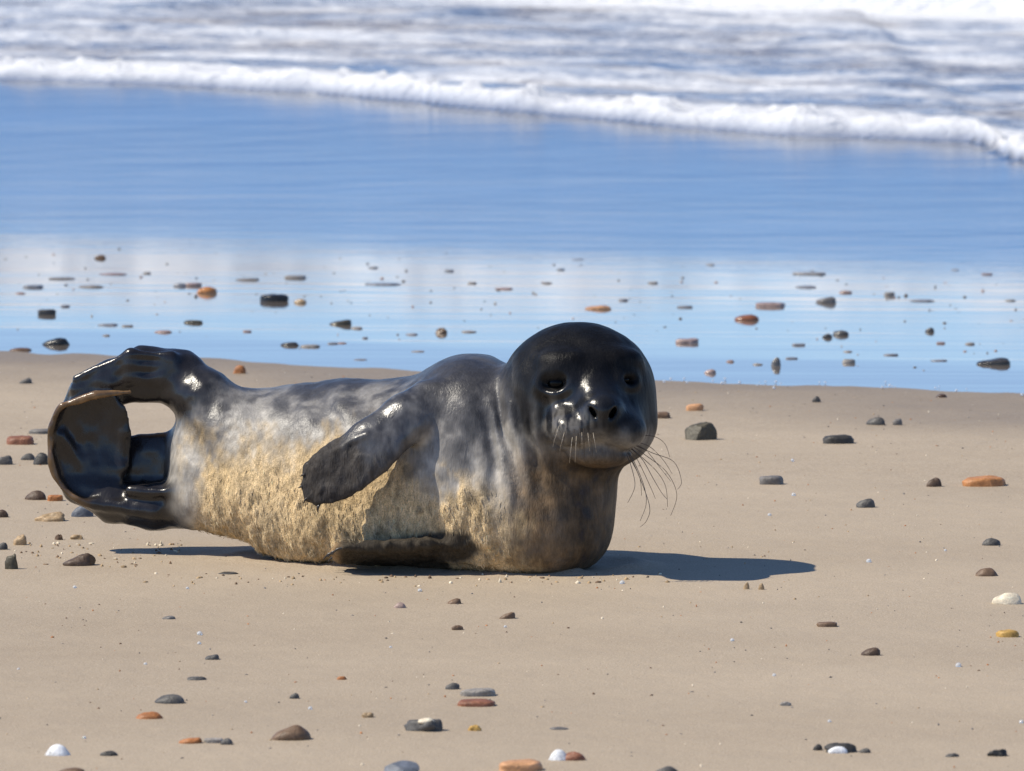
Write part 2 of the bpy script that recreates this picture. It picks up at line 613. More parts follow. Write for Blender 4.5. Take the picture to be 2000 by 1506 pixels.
def sdf(P, groups=False):
    px, py = to_px(P)
    # ---- trunk, shoulder, chest, neck
    d_tr = trunk(P)
    sh = ell(P, Q(915, 800, .0), (105 * U, .105, 104 * U))
    sh = smin(sh, ell(P, Q(905, 900, -.01), (130 * U, .115, 150 * U)), .05)
    ch = ell(P, Q(1028, 1003, -.045), (150 * U, .102, 110 * U))
    ch = smin(ch, ell(P, Q(1076, 1052, -.050), (102 * U, .096, 60 * U)), .03)
    nk = cap(P, Q(1106, 850, -.055), Q(1064, 985, -.050), 114 * U, 114 * U)
    nk = smin(nk, cap(P, Q(1040, 850, -.03), Q(1000, 960, -.03), 105 * U, 120 * U), .05)
    body = smin(d_tr, sh, .035)
    body = smin(body, ch, .05)
    # ---- head
    hd = ell(P, Q(1129, 764, HY), (150 * U, .104, 134 * U))
    hd = smin(hd, ell(P, Q(1168, 838, HY - .010), (110 * U, .085, 78 * U)), .03)     # cheeks
    hd = smin(hd, ell(P, Q(1062, 838, HY + .005), (84 * U, .085, 72 * U)), .03)
    mz = ell(P, Q(1172, 820, HY - .088), (66 * U, .068, 44 * U))                      # muzzle
    mz = smin(mz, ell(P, Q(1120, 836, HY - .110), (52 * U, .042, 37 * U)), .012)
    mz = smin(mz, ell(P, Q(1216, 840, HY - .106), (46 * U, .042, 37 * U)), .012)
    mz = smin(mz, ell(P, Q(1177, 800, HY - .136), (33 * U, .022, 22 * U)), .010)      # nose
    chin = ell(P, Q(1172, 884, HY - .085), (62 * U, .044, 30 * U))
    bridge = cap(P, Q(1152, 735, HY - .070), Q(1175, 790, HY - .118), 30 * U, 26 * U)
    hd = smin(hd, mz, .028)
    hd = smin(hd, bridge, .030)
    hd = smin(hd, chin, .010)
    # eyes: sunken sockets with heavy lids
    for (c, ax), es, drop in zip(EYES, (.86, .54), (0, 5)):
        L = (P - c) @ ax.T                                # along the lid, outwards, up
        hd = smax(hd, -ell(L, np.array([0, .001, 0]), (38 * U * es, .011, 26 * U * es)), .010)
        rho = np.sqrt((L[:, 0] / (37 * U * es)) ** 2 + ((L[:, 2] + 2 * U) / (26 * U * es)) ** 2)
        ringe = np.sqrt(((rho - 1) * 31 * U * es) ** 2 + (L[:, 1] + .0015) ** 2) - 7 * U * es
        hd = smin(hd, ringe, .012)
        lid = ell(L, np.array([0, -.0135, (11 - drop) * U]), (33 * U * es, .0162, 13 * U * es))
        hd = smin(hd, lid, .005)
        brow = ell(L, np.array([6 * U, -.010, 42 * U]), (36 * U, .0125, 15 * U))
        hd = smin(hd, brow, .022)
    # nostrils
    for nx, ny, sl in ((1158, 805, 1), (1196, 807, -1)):
        ax = np.array([[.50 * sl, 0, -.87], [0, 1, 0], [.87, 0, .50 * sl]])
        hd = smax(hd, -ell(P, Q(nx, ny, HY - .150), (12 * U, .024, 4.3 * U), ax), .003)
    hd = smax(hd, -cap(P, Q(1178, 820, HY - .162), Q(1177, 858, HY - .158), 3 * U, 3 * U), .006)
    # mouth
    for a, b in (((1176, 867, HY - .138), (1130, 874, HY - .130)), ((1130, 874, HY - .130), (1078, 868, HY - .085)),
                 ((1176, 867, HY - .138), (1210, 884, HY - .128)), ((1210, 884, HY - .128), (1240, 882, HY - .080))):
        hd = smax(hd, -cap(P, Q(*a), Q(*b), 3.5 * U, 3.5 * U), .006)
    ear = ell(P, Q(1050, 818, HY - .063), (8 * U, .012, 9 * U))
    hd = smax(hd, -ear, .006)
    body = smin(body, nk, .045)
    all_ = smin(body, hd, .020)
    # ---- folds of skin
    fold = np.zeros(len(P))
    near_neck = np.exp(-((px - 1010) / 80) ** 2) * sstep(740, 800, py) * (1 - sstep(950, 1040, py))
    fold += near_neck * .0036 * np.sin((px - 0.22 * (py - 800)) / 7.0 + 2.0 * vnoise(P * 25, 3))
    sidef = np.exp(-((px - 640) / 150) ** 2) * np.exp(-((py - 800) / 55) ** 2)
    fold += sidef * .0070 * vnoise(P @ np.array([[30, 0, 22], [0, 8, 0], [-26, 0, 16]]).T * 0.95, 4)
    hip = np.exp(-((px - 400) / 45) ** 2) * np.exp(-((py - 830) / 70) ** 2)
    fold += hip * .003 * np.sin((px + .3 * py) / 9.0)
    all_ = all_ + fold
    # ---- upper fore flipper, lying across the flank
    fu = paddle(P, [PQ(835, 785, -.072, 44, .024), PQ(790, 820, -.096, 50, .022), PQ(730, 868, -.115, 54, .016),
                    PQ(672, 913, -.119, 57, .011), PQ(650, 932, -.118, 54, .009)], (-.25, -1, .42))
    for i, (a, b) in enumerate(PF):
        fu = smin(fu, cap(P, Q(715 + 8 * i, 850 + 15 * i, -.127), Q(a, b, -.106 - .004 * i), 4 * U, 6.5 * U), .010)
    # ---- lower fore flipper, flat on the sand
    fl = paddle(P, [(np.array([-.000, -.060, .034]), .048, .022), (np.array([-.080, -.098, .028]), .044, .012),
                    (np.array([-.165, -.110, .027]), .044, .0085), (np.array([-.212, -.110, .026]), .036, .0075)], (.05, .42, 1))
    for i in range(5):
        yy = -.145 + .017 * i
        fl = smin(fl, cap(P, np.array([-.12, yy * .8 - .022, .030 - .3 * (yy + .11)]), np.array([-.238 + .006 * abs(i - 2), yy, .027 - .3 * (yy + .11)]), .0045, .0055), .010)
    # ---- hind flippers folded into a ring
    hu = paddle(P, [PQ(445, 850, .125, 78, .062), PQ(398, 778, .140, 58, .046), PQ(345, 735, .150, 53, .030), PQ(285, 730, .154, 54, .022),
                    PQ(222, 746, .158, 46, .018), PQ(165, 772, .162, 32, .015), PQ(140, 800, .165, 22, .012)], (.1, -1, .25))
    for k, (o1, o2) in enumerate(((-30, -22), (-8, -4), (16, 14))):
        hu = smin(hu, cap(P, Q(335, 725 + o1, .128), Q(255, 722 + o1, .132), 8 * U, 9 * U), .012)
        hu = smin(hu, cap(P, Q(255, 722 + o1, .134), Q(150 - 4 * k, 768 + 1.3 * o2, .146), 9 * U, 7 * U), .012)
    hl = paddle(P, [PQ(450, 955, .118, 84, .066), PQ(375, 982, .128, 52, .050), PQ(300, 990, .136, 44, .038), PQ(220, 980, .142, 40, .030),
                    PQ(158, 948, .146, 36, .022), PQ(124, 890, .150, 27, .016), PQ(119, 830, .152, 19, .011)], (.1, -1, .1))
    hl = smin(hl, cap(P, Q(345, 962, .085), Q(255, 958, .105), 10 * U, 12 * U), .014)
    hl = smin(hl, cap(P, Q(300, 1000, .100), Q(190, 985, .112), 12 * U, 8 * U), .014)
    # cupped web of the lower one, hollow side to the camera
    cb = Q(182, 870, .112)
    web = np.abs(ell(P, cb, (86 * U, .034, 116 * U))) - .0048
    for (ax_, ay_, bx_, by_, yb_) in ((185, 955, 122, 850, .118), (195, 955, 145, 800, .130), (205, 955, 182, 785, .138), (216, 955, 222, 790, .138)):
        web = smin(web, cap(P, Q(ax_, ay_, .138), Q(bx_, by_, yb_ + .006), 4 * U, 2 * U), .022)
    wob = .004 * vnoise(P * 60, 9)
    web = smax(web, -(P[:, 1] - cb[1] + .004 + wob - np.clip((P[:, 0] - cb[0] + 12 * U) * .45, 0, .03)), .003)
    ca, cbb = Q(120, 792, .11), Q(262, 758, .11)
    lineh = ca[2] + (cbb[2] - ca[2]) * (P[:, 0] - ca[0]) / (cbb[0] - ca[0])
    web = smax(web, P[:, 2] - lineh - wob, .003)
    rim = cap(P, Q(122, 792, .113), Q(185, 772, .108), .0055, .0055)
    rim = smin(rim, cap(P, Q(185, 772, .108), Q(256, 765, .116), .0055, .0028), .006)
    edge = smin(cap(P, Q(122, 792, .113), Q(185, 772, .108), .0055, .0055), cap(P, Q(185, 772, .108), Q(256, 765, .116), .0055, .0028), .004)
    web = smin(web, rim, .006)
    back = paddle(P, [PQ(345, 908, .165, 66, .016), PQ(250, 912, .172, 64, .012)], (.05, -1, .1))
    ring = smin(hu, hl, .020)
    ring = smin(ring, web, .008)
    ring = smin(ring, back, .016)
    rd = .0017 * vnoise(P * 34, 21) + .0008 * vnoise(P * 85, 22)
    ring = ring + rd
    all_ = smin(all_, ring, .026)
    all_ = smin(all_, fu + .0010 * vnoise(P * 70, 23), .008 + .008 * sstep(760, 840, px))
    all_ = smin(all_, fl + .0010 * vnoise(P * 70, 24), .010)
    # matted, sand-caked fur: lumps hanging downwards
    sm = sand_mask(px, py) * (all_ < .02)
    lum = np.zeros(len(P))
    sel = (sm > .02) & (np.abs(all_) < .02)
    if sel.any():
        Ps = P[sel]
        lum[sel] = sm[sel] * (.0030 * fbm(Ps * np.array([120, 120, 70]), 2, 41) + .0030 * vnoise(Ps * np.array([52, 52, 20]), 42))
    all_ = all_ + lum + .0007 * vnoise(P * np.array([70, 70, 30]), 43)
    all_ = smax(all_, .0015 - P[:, 2], .006)          # it rests on the sand
    if groups:
        return all_, dict(head=hd, ring=ring, web=web, edge=edge, back=back, fu=fu, fl=fl, trunk=d_tr, px=px, py=py)
    return all_


def sand_mask(px, py):
    n = vnoise(np.stack([px / 38.0, py / 60.0, py * 0], 1), 51) * 26 + vnoise(np.stack([px / 11.0, py / 25.0, py * 0], 1), 52) * 14
    n = n + vnoise(np.stack([px / 5.0, py / 9.0, py * 0], 1), 53) * 10
    a = sstep(815, 925, py + 1.3 * n) * sstep(345, 410, px + .5 * n) * (1 - sstep(760, 830, px - .35 * (py - 900) + n))
    b = sstep(915, 985, py + 1.2 * n) * sstep(670, 720, px + .3 * n) * (1 - sstep(925, 1030, px - .5 * (py - 1000) + n))
    return np.clip(np.maximum(a, b), 0, 1)


def surface(f, lo, hi, h):
    """surface nets of the zero level of f; only cells near the surface are sampled finely"""
    lo, hi = np.array(lo), np.array(hi)
    R = 4
    nc = np.ceil((hi - lo) / (h * R)).astype(int) + 1
    gx = [lo[i] + np.arange(nc[i]) * h * R for i in range(3)]
    CX = np.stack(np.meshgrid(*gx, indexing='ij'), -1).reshape(-1, 3)
    cv = np.concatenate([f(c) for c in np.array_split(CX, 8)]).reshape(nc)
    n = (nc - 1) * R + 1
    t = np.arange(R) / R
    val = np.empty(n, dtype=np.float32)
    # trilinear upsample
    def up(a, ax):
        a = np.moveaxis(a, ax, 0)
        out = np.empty(((a.shape[0] - 1) * R + 1,) + a.shape[1:], dtype=np.float32)
        for k in range(R):
            out[k:-1:R] = a[:-1] * (1 - t[k]) + a[1:] * t[k]
        out[-1] = a[-1]
        return np.moveaxis(out, 0, ax)
    val = up(up(up(cv.astype(np.float32), 0), 1), 2)
    band = np.abs(val) < h * R * 1.6
    I = np.argwhere(band)
    for c in np.array_split(np.arange(len(I)), 12):
        ii = I[c]
        val[ii[:, 0], ii[:, 1], ii[:, 2]] = f(lo + ii * h)
    ins = val < 0
    n = np.array(val.shape)
    cnt = np.zeros(n - 1, dtype=np.int8)
    for dx in (0, 1):
        for dy in (0, 1):
            for dz in (0, 1):
                cnt += ins[dx:n[0] - 1 + dx, dy:n[1] - 1 + dy, dz:n[2] - 1 + dz]
    act = (cnt > 0) & (cnt < 8)
    cells = np.argwhere(act)
    vid = -np.ones(n - 1, dtype=np.int64)
    vid[act] = np.arange(len(cells))
    acc = np.zeros((len(cells), 3))
    num = np.zeros(len(cells))
    for ax in range(3):
        o1, o2 = [a for a in range(3) if a != ax]
        for i in (0, 1):
            for j in (0, 1):
                a = cells.copy()
                a[:, o1] += i
                a[:, o2] += j
                b = a.copy()
                b[:, ax] += 1
                va, vb = val[tuple(a.T)], val[tuple(b.T)]
                s = (va < 0) != (vb < 0)
                tt = np.where(s, va / np.where(s, va - vb, 1), 0)
                p = a.astype(float)
                p[:, ax] += tt
                acc += p * s[:, None]
                num += s
    V = lo + acc / num[:, None] * h
    faces = []
    for ax in range(3):
        o1, o2 = (ax + 1) % 3, (ax + 2) % 3
        sl_a = [slice(None)] * 3
        sl_b = [slice(None)] * 3
        sl_a[ax] = slice(0, -1)
        sl_b[ax] = slice(1, None)
        s = ins[tuple(sl_a)] != ins[tuple(sl_b)]
        E = np.argwhere(s)
        E = E[(E[:, o1] > 0) & (E[:, o2] > 0) & (E[:, o1] < n[o1] - 1) & (E[:, o2] < n[o2] - 1)]
        q = []
        for (i, j) in ((-1, -1), (0, -1), (0, 0), (-1, 0)):
            c = E.copy()
            c[:, o1] += i
            c[:, o2] += j
            q.append(vid[tuple(c.T)])
        q = np.stack(q, 1)
        flip = ~ins[tuple(E.T)]
        q[flip] = q[flip][:, ::-1]
        faces.append(q)
    return V, np.concatenate(faces)


SV, SF = surface(sdf, (-.70, -.27, -.006), (.225, .27, .375), .0024)


def vert_normals(V, F):
    n = np.cross(V[F[:, 2]] - V[F[:, 0]], V[F[:, 3]] - V[F[:, 1]])
    out = np.zeros_like(V)
    for k in range(4):
        for c in range(3):
            out[:, c] += np.bincount(F[:, k], n[:, c], len(V))
    return out / (np.linalg.norm(out, axis=1)[:, None] + 1e-12)


def relax(V, F, it=2, lam=.5):
    a = np.concatenate([F[:, k] for k in range(4)])
    b = np.concatenate([F[:, (k + 1) % 4] for k in range(4)])
    for _ in range(it):
        acc = np.zeros_like(V)
        cnt = np.bincount(a, minlength=len(V)) + np.bincount(b, minlength=len(V))
        for c in range(3):
            acc[:, c] = np.bincount(a, V[b, c], len(V)) + np.bincount(b, V[a, c], len(V))
        V = V + lam * (acc / cnt[:, None] - V)
    return V


SV = relax(SV, SF)
SG = vert_normals(SV, SF)

# ---- colours of the coat (pigment, stuck sand, and some painted-in sheen and shade)
tot, g = sdf(SV, True)
px, py = g['px'], g['py']
n1 = fbm(SV * 22, 4, 61)
n2 = fbm(SV * 60, 3, 62)
n3 = fbm(SV * np.array([90, 90, 45]), 3, 63)
DARK = np.array([.0065, .0065, .0075])
GREY = np.array([.105, .100, .098])
PALE = np.array([.400, .370, .325])
SAND = np.array([.700, .520, .285])
TAN = np.array([.120, .080, .045])


def lerp(a, b, t):
    return a + (b - a) * t[:, None]


col = np.tile(GREY, (len(SV), 1))
up_ = sstep(.02, .95, SG[:, 2])                                   # the back is darker than the belly
col = lerp(col, PALE, np.clip(sstep(-.15, .45, n1 + .4 * n2) * .55 + sstep(790, 930, py + 40 * n1) * .5, 0, 1))  # pale mottling, strengthened to paint in sunlit highlights
col = lerp(col, GREY * .6, np.clip(sstep(.08, .6, -n1 - .4 * n2) * .65, 0, 1))
col = lerp(col, np.array([.030, .029, .032]), sstep(805, 735, py + 30 * n1) * (px < 1000) * .85)
chest = sstep(960, 1045, px + .2 * (py - 950) + 30 * n1) * sstep(855, 915, py)
col = lerp(col, np.clip(TAN * (1 + 1.1 * n1 + .5 * n2)[:, None], .02, .4), np.clip(chest * (.95 + .25 * n2), 0, 1))  # brown chest fur, deepened to paint in the head's shade
sm = sand_mask(px, py)
col = lerp(col, lerp(np.tile(SAND, (len(SV), 1)), SAND * .45, np.clip(sstep(.0, .5, n3) * .75 + sstep(.1, .5, n2) * .3, 0, 1)), sm * (.8 + .2 * n2))
wh = sstep(.016, -.002, g['head']) * sstep(1010, 975, px * 0 + 1000 - 0 * px)
hd_w = sstep(.012, -.001, g['head']) * sstep(968, 1030, px + .25 * (760 - py) * (py < 760) + 10 * n1)
hd_w = hd_w * (1 - .55 * sstep(820, 872, py + 12 * n2))
col = lerp(col, DARK, hd_w)
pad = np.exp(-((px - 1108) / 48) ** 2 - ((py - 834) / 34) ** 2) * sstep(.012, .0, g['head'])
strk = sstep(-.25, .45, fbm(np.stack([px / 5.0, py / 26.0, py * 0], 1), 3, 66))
col = lerp(col, np.array([.17, .155, .135]), np.clip(pad * strk * 1.1, 0, 1))  # lighter pad fur with silvery sunlit streaks painted in
fur_m = sstep(.012, .004, g['fu']) * sstep(850, 790, px + 20 * n1)
col = lerp(col, lerp(np.tile(np.array([.026, .026, .030]), (len(SV), 1)), np.array([.11, .108, .11]), sstep(-.6, .6, n3) * sstep(660, 780, px)), fur_m * .95)  # greyer root merges into the flank and paints in a silver sheen
fl_m = sstep(.012, .004, g['fl'])
col = lerp(col, np.array([.030, .026, .022]), fl_m * .95)
ring_m = sstep(.014, -.001, g['ring']) * sstep(440, 345, px + 30 * n1 + 14 * n2)
col = lerp(col, np.array([.014, .012, .012]), ring_m)
rimw = sstep(.0045, .0, g['web']) * np.clip(-SG[:, 1], 0, 1) * sstep(.118, .112, SV[:, 1]) * sstep(.10, .104, SV[:, 1] + .006)
rimw = np.maximum(rimw * sstep(190, 150, px), sstep(.004, .0, g['edge']))
col = lerp(col, np.array([.20, .115, .05]), np.clip(rimw * (.75 + .5 * n2), 0, 1))
bk = sstep(.004, .0, g['back']) * sstep(856, 846, py) * (px > 228) * (px < 336)
col = lerp(col, np.array([.17, .085, .035]), bk)
flt = sstep(672, 650, px) * fl_m
col = lerp(col, np.array([.26, .17, .09]), flt)
n4 = fbm(SV * np.array([170, 170, 60]), 2, 64)
col = np.clip(col * (1 + .18 * n2 +   .24 * n4)[:, None], .005, .9)
face = np.exp(-((px - 1120) / 90) ** 2 - ((py - 790) / 62) ** 2)
wet = np.clip(1 - sm, 0, 1) * np.clip(.66 + hd_w * (-.20 + .75 * face) + .34 * ring_m + .42 * fur_m * sstep(640, 740, px) + .8 * fl_m - .45 * chest, 0, 1)

m = NT('seal_coat')
ca = m.attr('coat').outputs['Color']
wt = m.attr('wet').outputs['Fac']
sd = m.attr('sandy').outputs['Fac']
v1 = m.coord((1, 1, .32))
v2 = m.coord()
hair = m.noise(v1, 330, 4, 0.65)
hair2 = m.noise(m.coord((1, 1, .22), (0, .6, 0)), 150, 4, 0.6, .4)
grain = m.noise(v2, 520, 3, 0.7)
colr = m.mix(m.math('MULTIPLY', m.math('SUBTRACT', 1.0, wt), .6), ca, m.mix(1.0, ca, m.ramp(hair, [(.3, .45), (.7, 1.55)]), 'MULTIPLY'))
colr = m.mix(m.math('MULTIPLY', sd, .75), colr, m.mix(1.0, colr, m.ramp(grain, [(.3, (.45, .42, .36)), (.7, (1.5, 1.45, 1.4))]), 'MULTIPLY'))
dry = m.math('SUBTRACT', 1.0, wt)
b1 = m.bump(hair, m.math('ADD', .16, m.math('MULTIPLY', dry, .5)), .0022)
b2 = m.bump(hair2, m.math('MULTIPLY', m.math('ADD', .10, m.math('MULTIPLY', dry, .45)), m.math('SUBTRACT', 1.0, m.math('MULTIPLY', sd, .7))), .004, b1)
b3 = m.bump(grain, m.math('MULTIPLY', sd, .9), .002, b2)
m.set(Base_Color=colr, Roughness=m.math('ADD', m.math('ADD', .24, m.math('MULTIPLY', dry, .36)), m.math('MULTIPLY', sd, .35)), Normal=b3)
m.l(m.math('MULTIPLY', m.math('ADD', .06, m.math('MULTIPLY', wt, .45)), m.math('SUBTRACT', 1.0, m.math('MULTIPLY', m.attr('dome').outputs['Fac'], .8))), m.bsdf.inputs['Specular IOR Level'])
m.bsdf.inputs['Sheen Weight'].default_value = 0.0
M_COAT = m.mat

seal = bpy.data.objects.new('seal_pup', None)
C.objects.link(seal)
tag(seal, 'dark wet seal pup lying on the sand with sand-caked belly, face towards the camera', 'seal')
body = mesh_obj('body', SV, SF, M_COAT, seal)
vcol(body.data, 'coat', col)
vattr(body.data, 'wet', wet)
vattr(body.data, 'dome', hd_w * (1 - face))
vattr(body.data, 'sandy', sm * (1 - fur_m) * (1 - fl_m))

# eyes
m = NT('seal_eye')
m.set(Base_Color=(.003, .003, .003), Roughness=.12)
m.bsdf.inputs['Specular IOR Level'].default_value = .12
M_EYE = m.mat


def uv_ball(c, r, nu=24, nv=14):
    V, F = [], []
    for j in range(nv + 1):
        a = math.pi * j / nv
        for i in range(nu):
            b = 2 * math.pi * i / nu
            V.append((c[0] + r[0] * math.sin(a) * math.cos(b), c[1] + r[1] * math.sin(a) * math.sin(b), c[2] + r[2] * math.cos(a)))
    for j in range(nv):
        for i in range(nu):
            F.append((j * nu + i, (j + 1) * nu + i, (j + 1) * nu + (i + 1) % nu, j * nu + (i + 1) % nu))
    return V, F


for (c, ax), es in zip(EYES, (.86, .54)):
    V, F = uv_ball((0, 0, 0), (26 * U * es, .0150, 21 * U * es))
    V = [c + np.array([v[0], v[1] - .0165, v[2]]) @ ax for v in V]
    mesh_obj('eye', V, F, M_EYE, seal)


def tube(pts, r0, r1, sides=6):
    pts = [Vector(p) for p in pts]
    # Catmull-Rom through the points
    fine = []
    n = len(pts)
    for i in range(n - 1):
        p0, p1, p2, p3 = pts[max(i - 1, 0)], pts[i], pts[i + 1], pts[min(i + 2, n - 1)]
        for k in range(6):
            t = k / 6
            fine.append(.5 * ((2 * p1) + (p2 - p0) * t + (2 * p0 - 5 * p1 + 4 * p2 - p3) * t * t + (3 * p1 - p0 - 3 * p2 + p3) * t ** 3))
    fine.append(pts[-1])
    V, F = [], []
    N = len(fine)
    for i, p in enumerate(fine):
        d = (fine[min(i + 1, N - 1)] - fine[max(i - 1, 0)]).normalized()
        a = d.orthogonal().normalized()
        b = d.cross(a)
        r = r0 + (r1 - r0) * i / (N - 1)
        for k in range(sides):
            t = 2 * math.pi * k / sides
            V.append(p + (a * math.cos(t) + b * math.sin(t)) * r)
    for i in range(N - 1):
        for k in range(sides):
            F.append((i * sides + k, i * sides + (k + 1) % sides, (i + 1) * sides + (k + 1) % sides, (i + 1) * sides + k))
    F.append(tuple(range(sides))[::-1])
    F.append(tuple((N - 1) * sides + k for k in range(sides)))
    return V, F


m = NT('whisker')
m.set(Base_Color=(.05, .035, .022), Roughness=.35)
M_WHISK = m.mat
m = NT('pale_whisker')
m.set(Base_Color=(.42, .36, .28), Roughness=.35)
M_WHISK2 = m.mat
WH = [
    [(1240, 852), (1275, 852), (1298, 866), (1308, 893)],
    [(1238, 862), (1268, 872), (1295, 898), (1313, 926)],
    [(1236, 868), (1275, 885), (1316, 902), (1331, 940), (1323, 956)],
    [(1236, 872), (1262, 890), (1302, 922), (1322, 966), (1310, 1007)],
    [(1232, 876), (1255, 898), (1276, 935), (1292, 962), (1303, 975)],
    [(1230, 880), (1246, 900), (1270, 950), (1280, 974)],
    [(1228, 884), (1240, 905), (1258, 950), (1262, 985), (1250, 1018)],
    [(1226, 886), (1236, 905), (1250, 935), (1253, 968)],
    [(1224, 888), (1234, 915), (1240, 950), (1226, 982)],
    [(1232, 874), (1250, 890), (1282, 920), (1300, 950), (1304, 990)],
    [(1226, 884), (1242, 915), (1268, 985), (1264, 1015), (1250, 1030)],
    [(1236, 866), (1262, 880), (1288, 912), (1310, 940)],
]
for i, w in enumerate(WH):
    yy = HY - .110 - .003 * (i % 4)
    pts = [Q(a, b, yy + .012 * k * (1 if i % 2 else -.4)) for k, (a, b) in enumerate(w)]
    V, F = tube(pts, .00055, .00028)
    mesh_obj('whisker', V, F, M_WHISK, seal)
random.seed(4)
for i in range(14):
    a = 1090 + 5.0 * i + random.uniform(-4, 4)
    b = 842 + random.uniform(-12, 12)
    L = random.uniform(26, 55)
    sx = -14 + 1.6 * i
    pts = [Q(a, b, HY - .145), Q(a + sx * .35, b + L * .35, HY - .165), Q(a + sx * .8, b + L * .8, HY - .164), Q(a + sx, b + L * 1.1, HY - .155)]
    V, F = tube(pts, .00045, .0002, 5)
    mesh_obj('whisker', V, F, M_WHISK2 if i % 2 else M_WHISK, seal)

# claws of the fore flippers
m = NT('claw')
m.set(Base_Color=(.03, .024, .02), Roughness=.3)
M_CLAW = m.mat
for i, (a, b) in enumerate(PF):
    dx, dy = (-13, 5) if i < 3 else (-8, 13) if i == 3 else (-2, 16)
    V, F = tube([Q(a + 2, b, -.108 - .004 * i), Q(a + dx * .6, b + dy * .5, -.112 - .004 * i), Q(a + dx, b + dy, -.107 - .004 * i)], .0026, .0006, 8)
    mesh_obj('claw', V, F, M_CLAW, seal)
for i in range(5):
    yy = -.145 + .017 * i
    x0 = -.240 + .006 * abs(i - 2)
    zz = .027 - .3 * (yy + .11)
    V, F = tube([(x0, yy, zz), (x0 - .008, yy, zz - .002), (x0 - .015, yy, zz - .009)], .0026, .0007, 8)
    mesh_obj('claw', V, F, M_CLAW, seal)

# tufts of matted, sandy fur
rng = np.random.default_rng(7)
wgt = sm ** 2 * sstep(900, 1010, py) * (1 - fur_m) * (1 - fl_m) * (SG[:, 1] < .25)
pick = rng.choice(len(SV), 3500, p=wgt / wgt.sum())
B = SV[pick] + rng.normal(0, .0007, (len(pick), 3))
N = SG[pick]
down = np.array([0, 0, -1.0]) + rng.normal(0, .28, (len(pick), 3))
T = down - N * (down * N).sum(1)[:, None]
T /= np.linalg.norm(T, axis=1)[:, None] + 1e-9
S_ = np.cross(N, T)
L = rng.uniform(.004, .010, len(pick))[:, None]
Wd = rng.uniform(.0003, .0008, len(pick))[:, None]
lift = rng.uniform(.03, .2, len(pick))[:, None]
p0 = B - N * .0006
p1 = B + T * L * .5 + N * L * lift * .8
p2 = B + T * L + N * L * lift * .7
TV = np.stack([p0 - S_ * Wd, p0 + S_ * Wd, p1 - S_ * Wd * .8, p1 + S_ * Wd * .8, p2 - S_ * Wd * .15, p2 + S_ * Wd * .15, p0 + N * Wd * 1.2, p1 + N * Wd * 1.2], 1).reshape(-1, 3)
k = np.arange(len(pick))[:, None] * 8
TF = np.concatenate([k + np.array([[0, 6, 7, 2]]), k + np.array([[6, 1, 3, 7]]), k + np.array([[2, 7, 5, 4]]), k + np.array([[7, 3, 5, 4]])])
m = NT('sandy_fur')
tc = m.attr('tint').outputs['Color']
m.set(Base_Color=tc, Roughness=.8)
tuf = mesh_obj('fur_tufts', TV, TF, m.mat, seal)
tag(tuf, kind='stuff')
tint = np.clip(col[pick] * rng.uniform(.6, 1.3, (len(pick), 1)), .02, .75)
vcol(tuf.data, 'tint', np.repeat(tint, 8, axis=0))

# ================================================================ pebbles and shells
COL = {
    'black': (.018, .017, .015), 'char': (.045, .040, .034), 'dgrey': (.085, .078, .070), 'grey': (.17, .155, .14),
    'blue': (.115, .130, .160), 'pgrey': (.30, .27, .235), 'olive': (.075, .062, .036), 'dbrown': (.085, .050, .028),
    'brown': (.16, .095, .052), 'red': (.24, .092, .045), 'orange': (.47, .20, .065), 'rust': (.40, .15, .042),
    'peach': (.56, .29, .135), 'tan': (.38, .26, .14), 'ochre': (.50, .30, .075), 'cream': (.72, .62, .46), 'white': (.80, .80, .80),
    'pink': (.36, .255, .215), 'faint': (.26, .26, .27),
}
STONE_MATS = {}


def stone_mat(key, wet):
    k = (key, wet)
    if k in STONE_MATS:
        return STONE_MATS[k]
    c = COL[key]
    m = NT('stone_' + key + ('_wet' if wet else ''))
    oi = m.n('ShaderNodeObjectInfo')
    v = m.coord()
    add = m.n('ShaderNodeVectorMath', operation='ADD')
    m.l(v, add.inputs[0])
    m.l(oi.outputs['Location'], add.inputs[1])
    n1 = m.noise(add.outputs[0], 70, 4, .6, .8)
    n2 = m.noise(add.outputs[0], 420, 3, .65)
    a = m.ramp(n1, [(.3, tuple(x * .62 for x in c)), (.55, c), (.75, tuple(min(.85, x * 1.35 + .02) for x in c))])
    a = m.mix(.5, a, m.mix(1.0, a, m.ramp(n2, [(.3, .6), (.7, 1.35)]), 'MULTIPLY'))
    b = m.bump(n2, .35, .0015)
    b = m.bump(n1, .4, .004, b)
    m.set(Base_Color=a, Roughness=.22 if wet else .55, Normal=b)
    STONE_MATS[k] = m.mat
    return m.mat


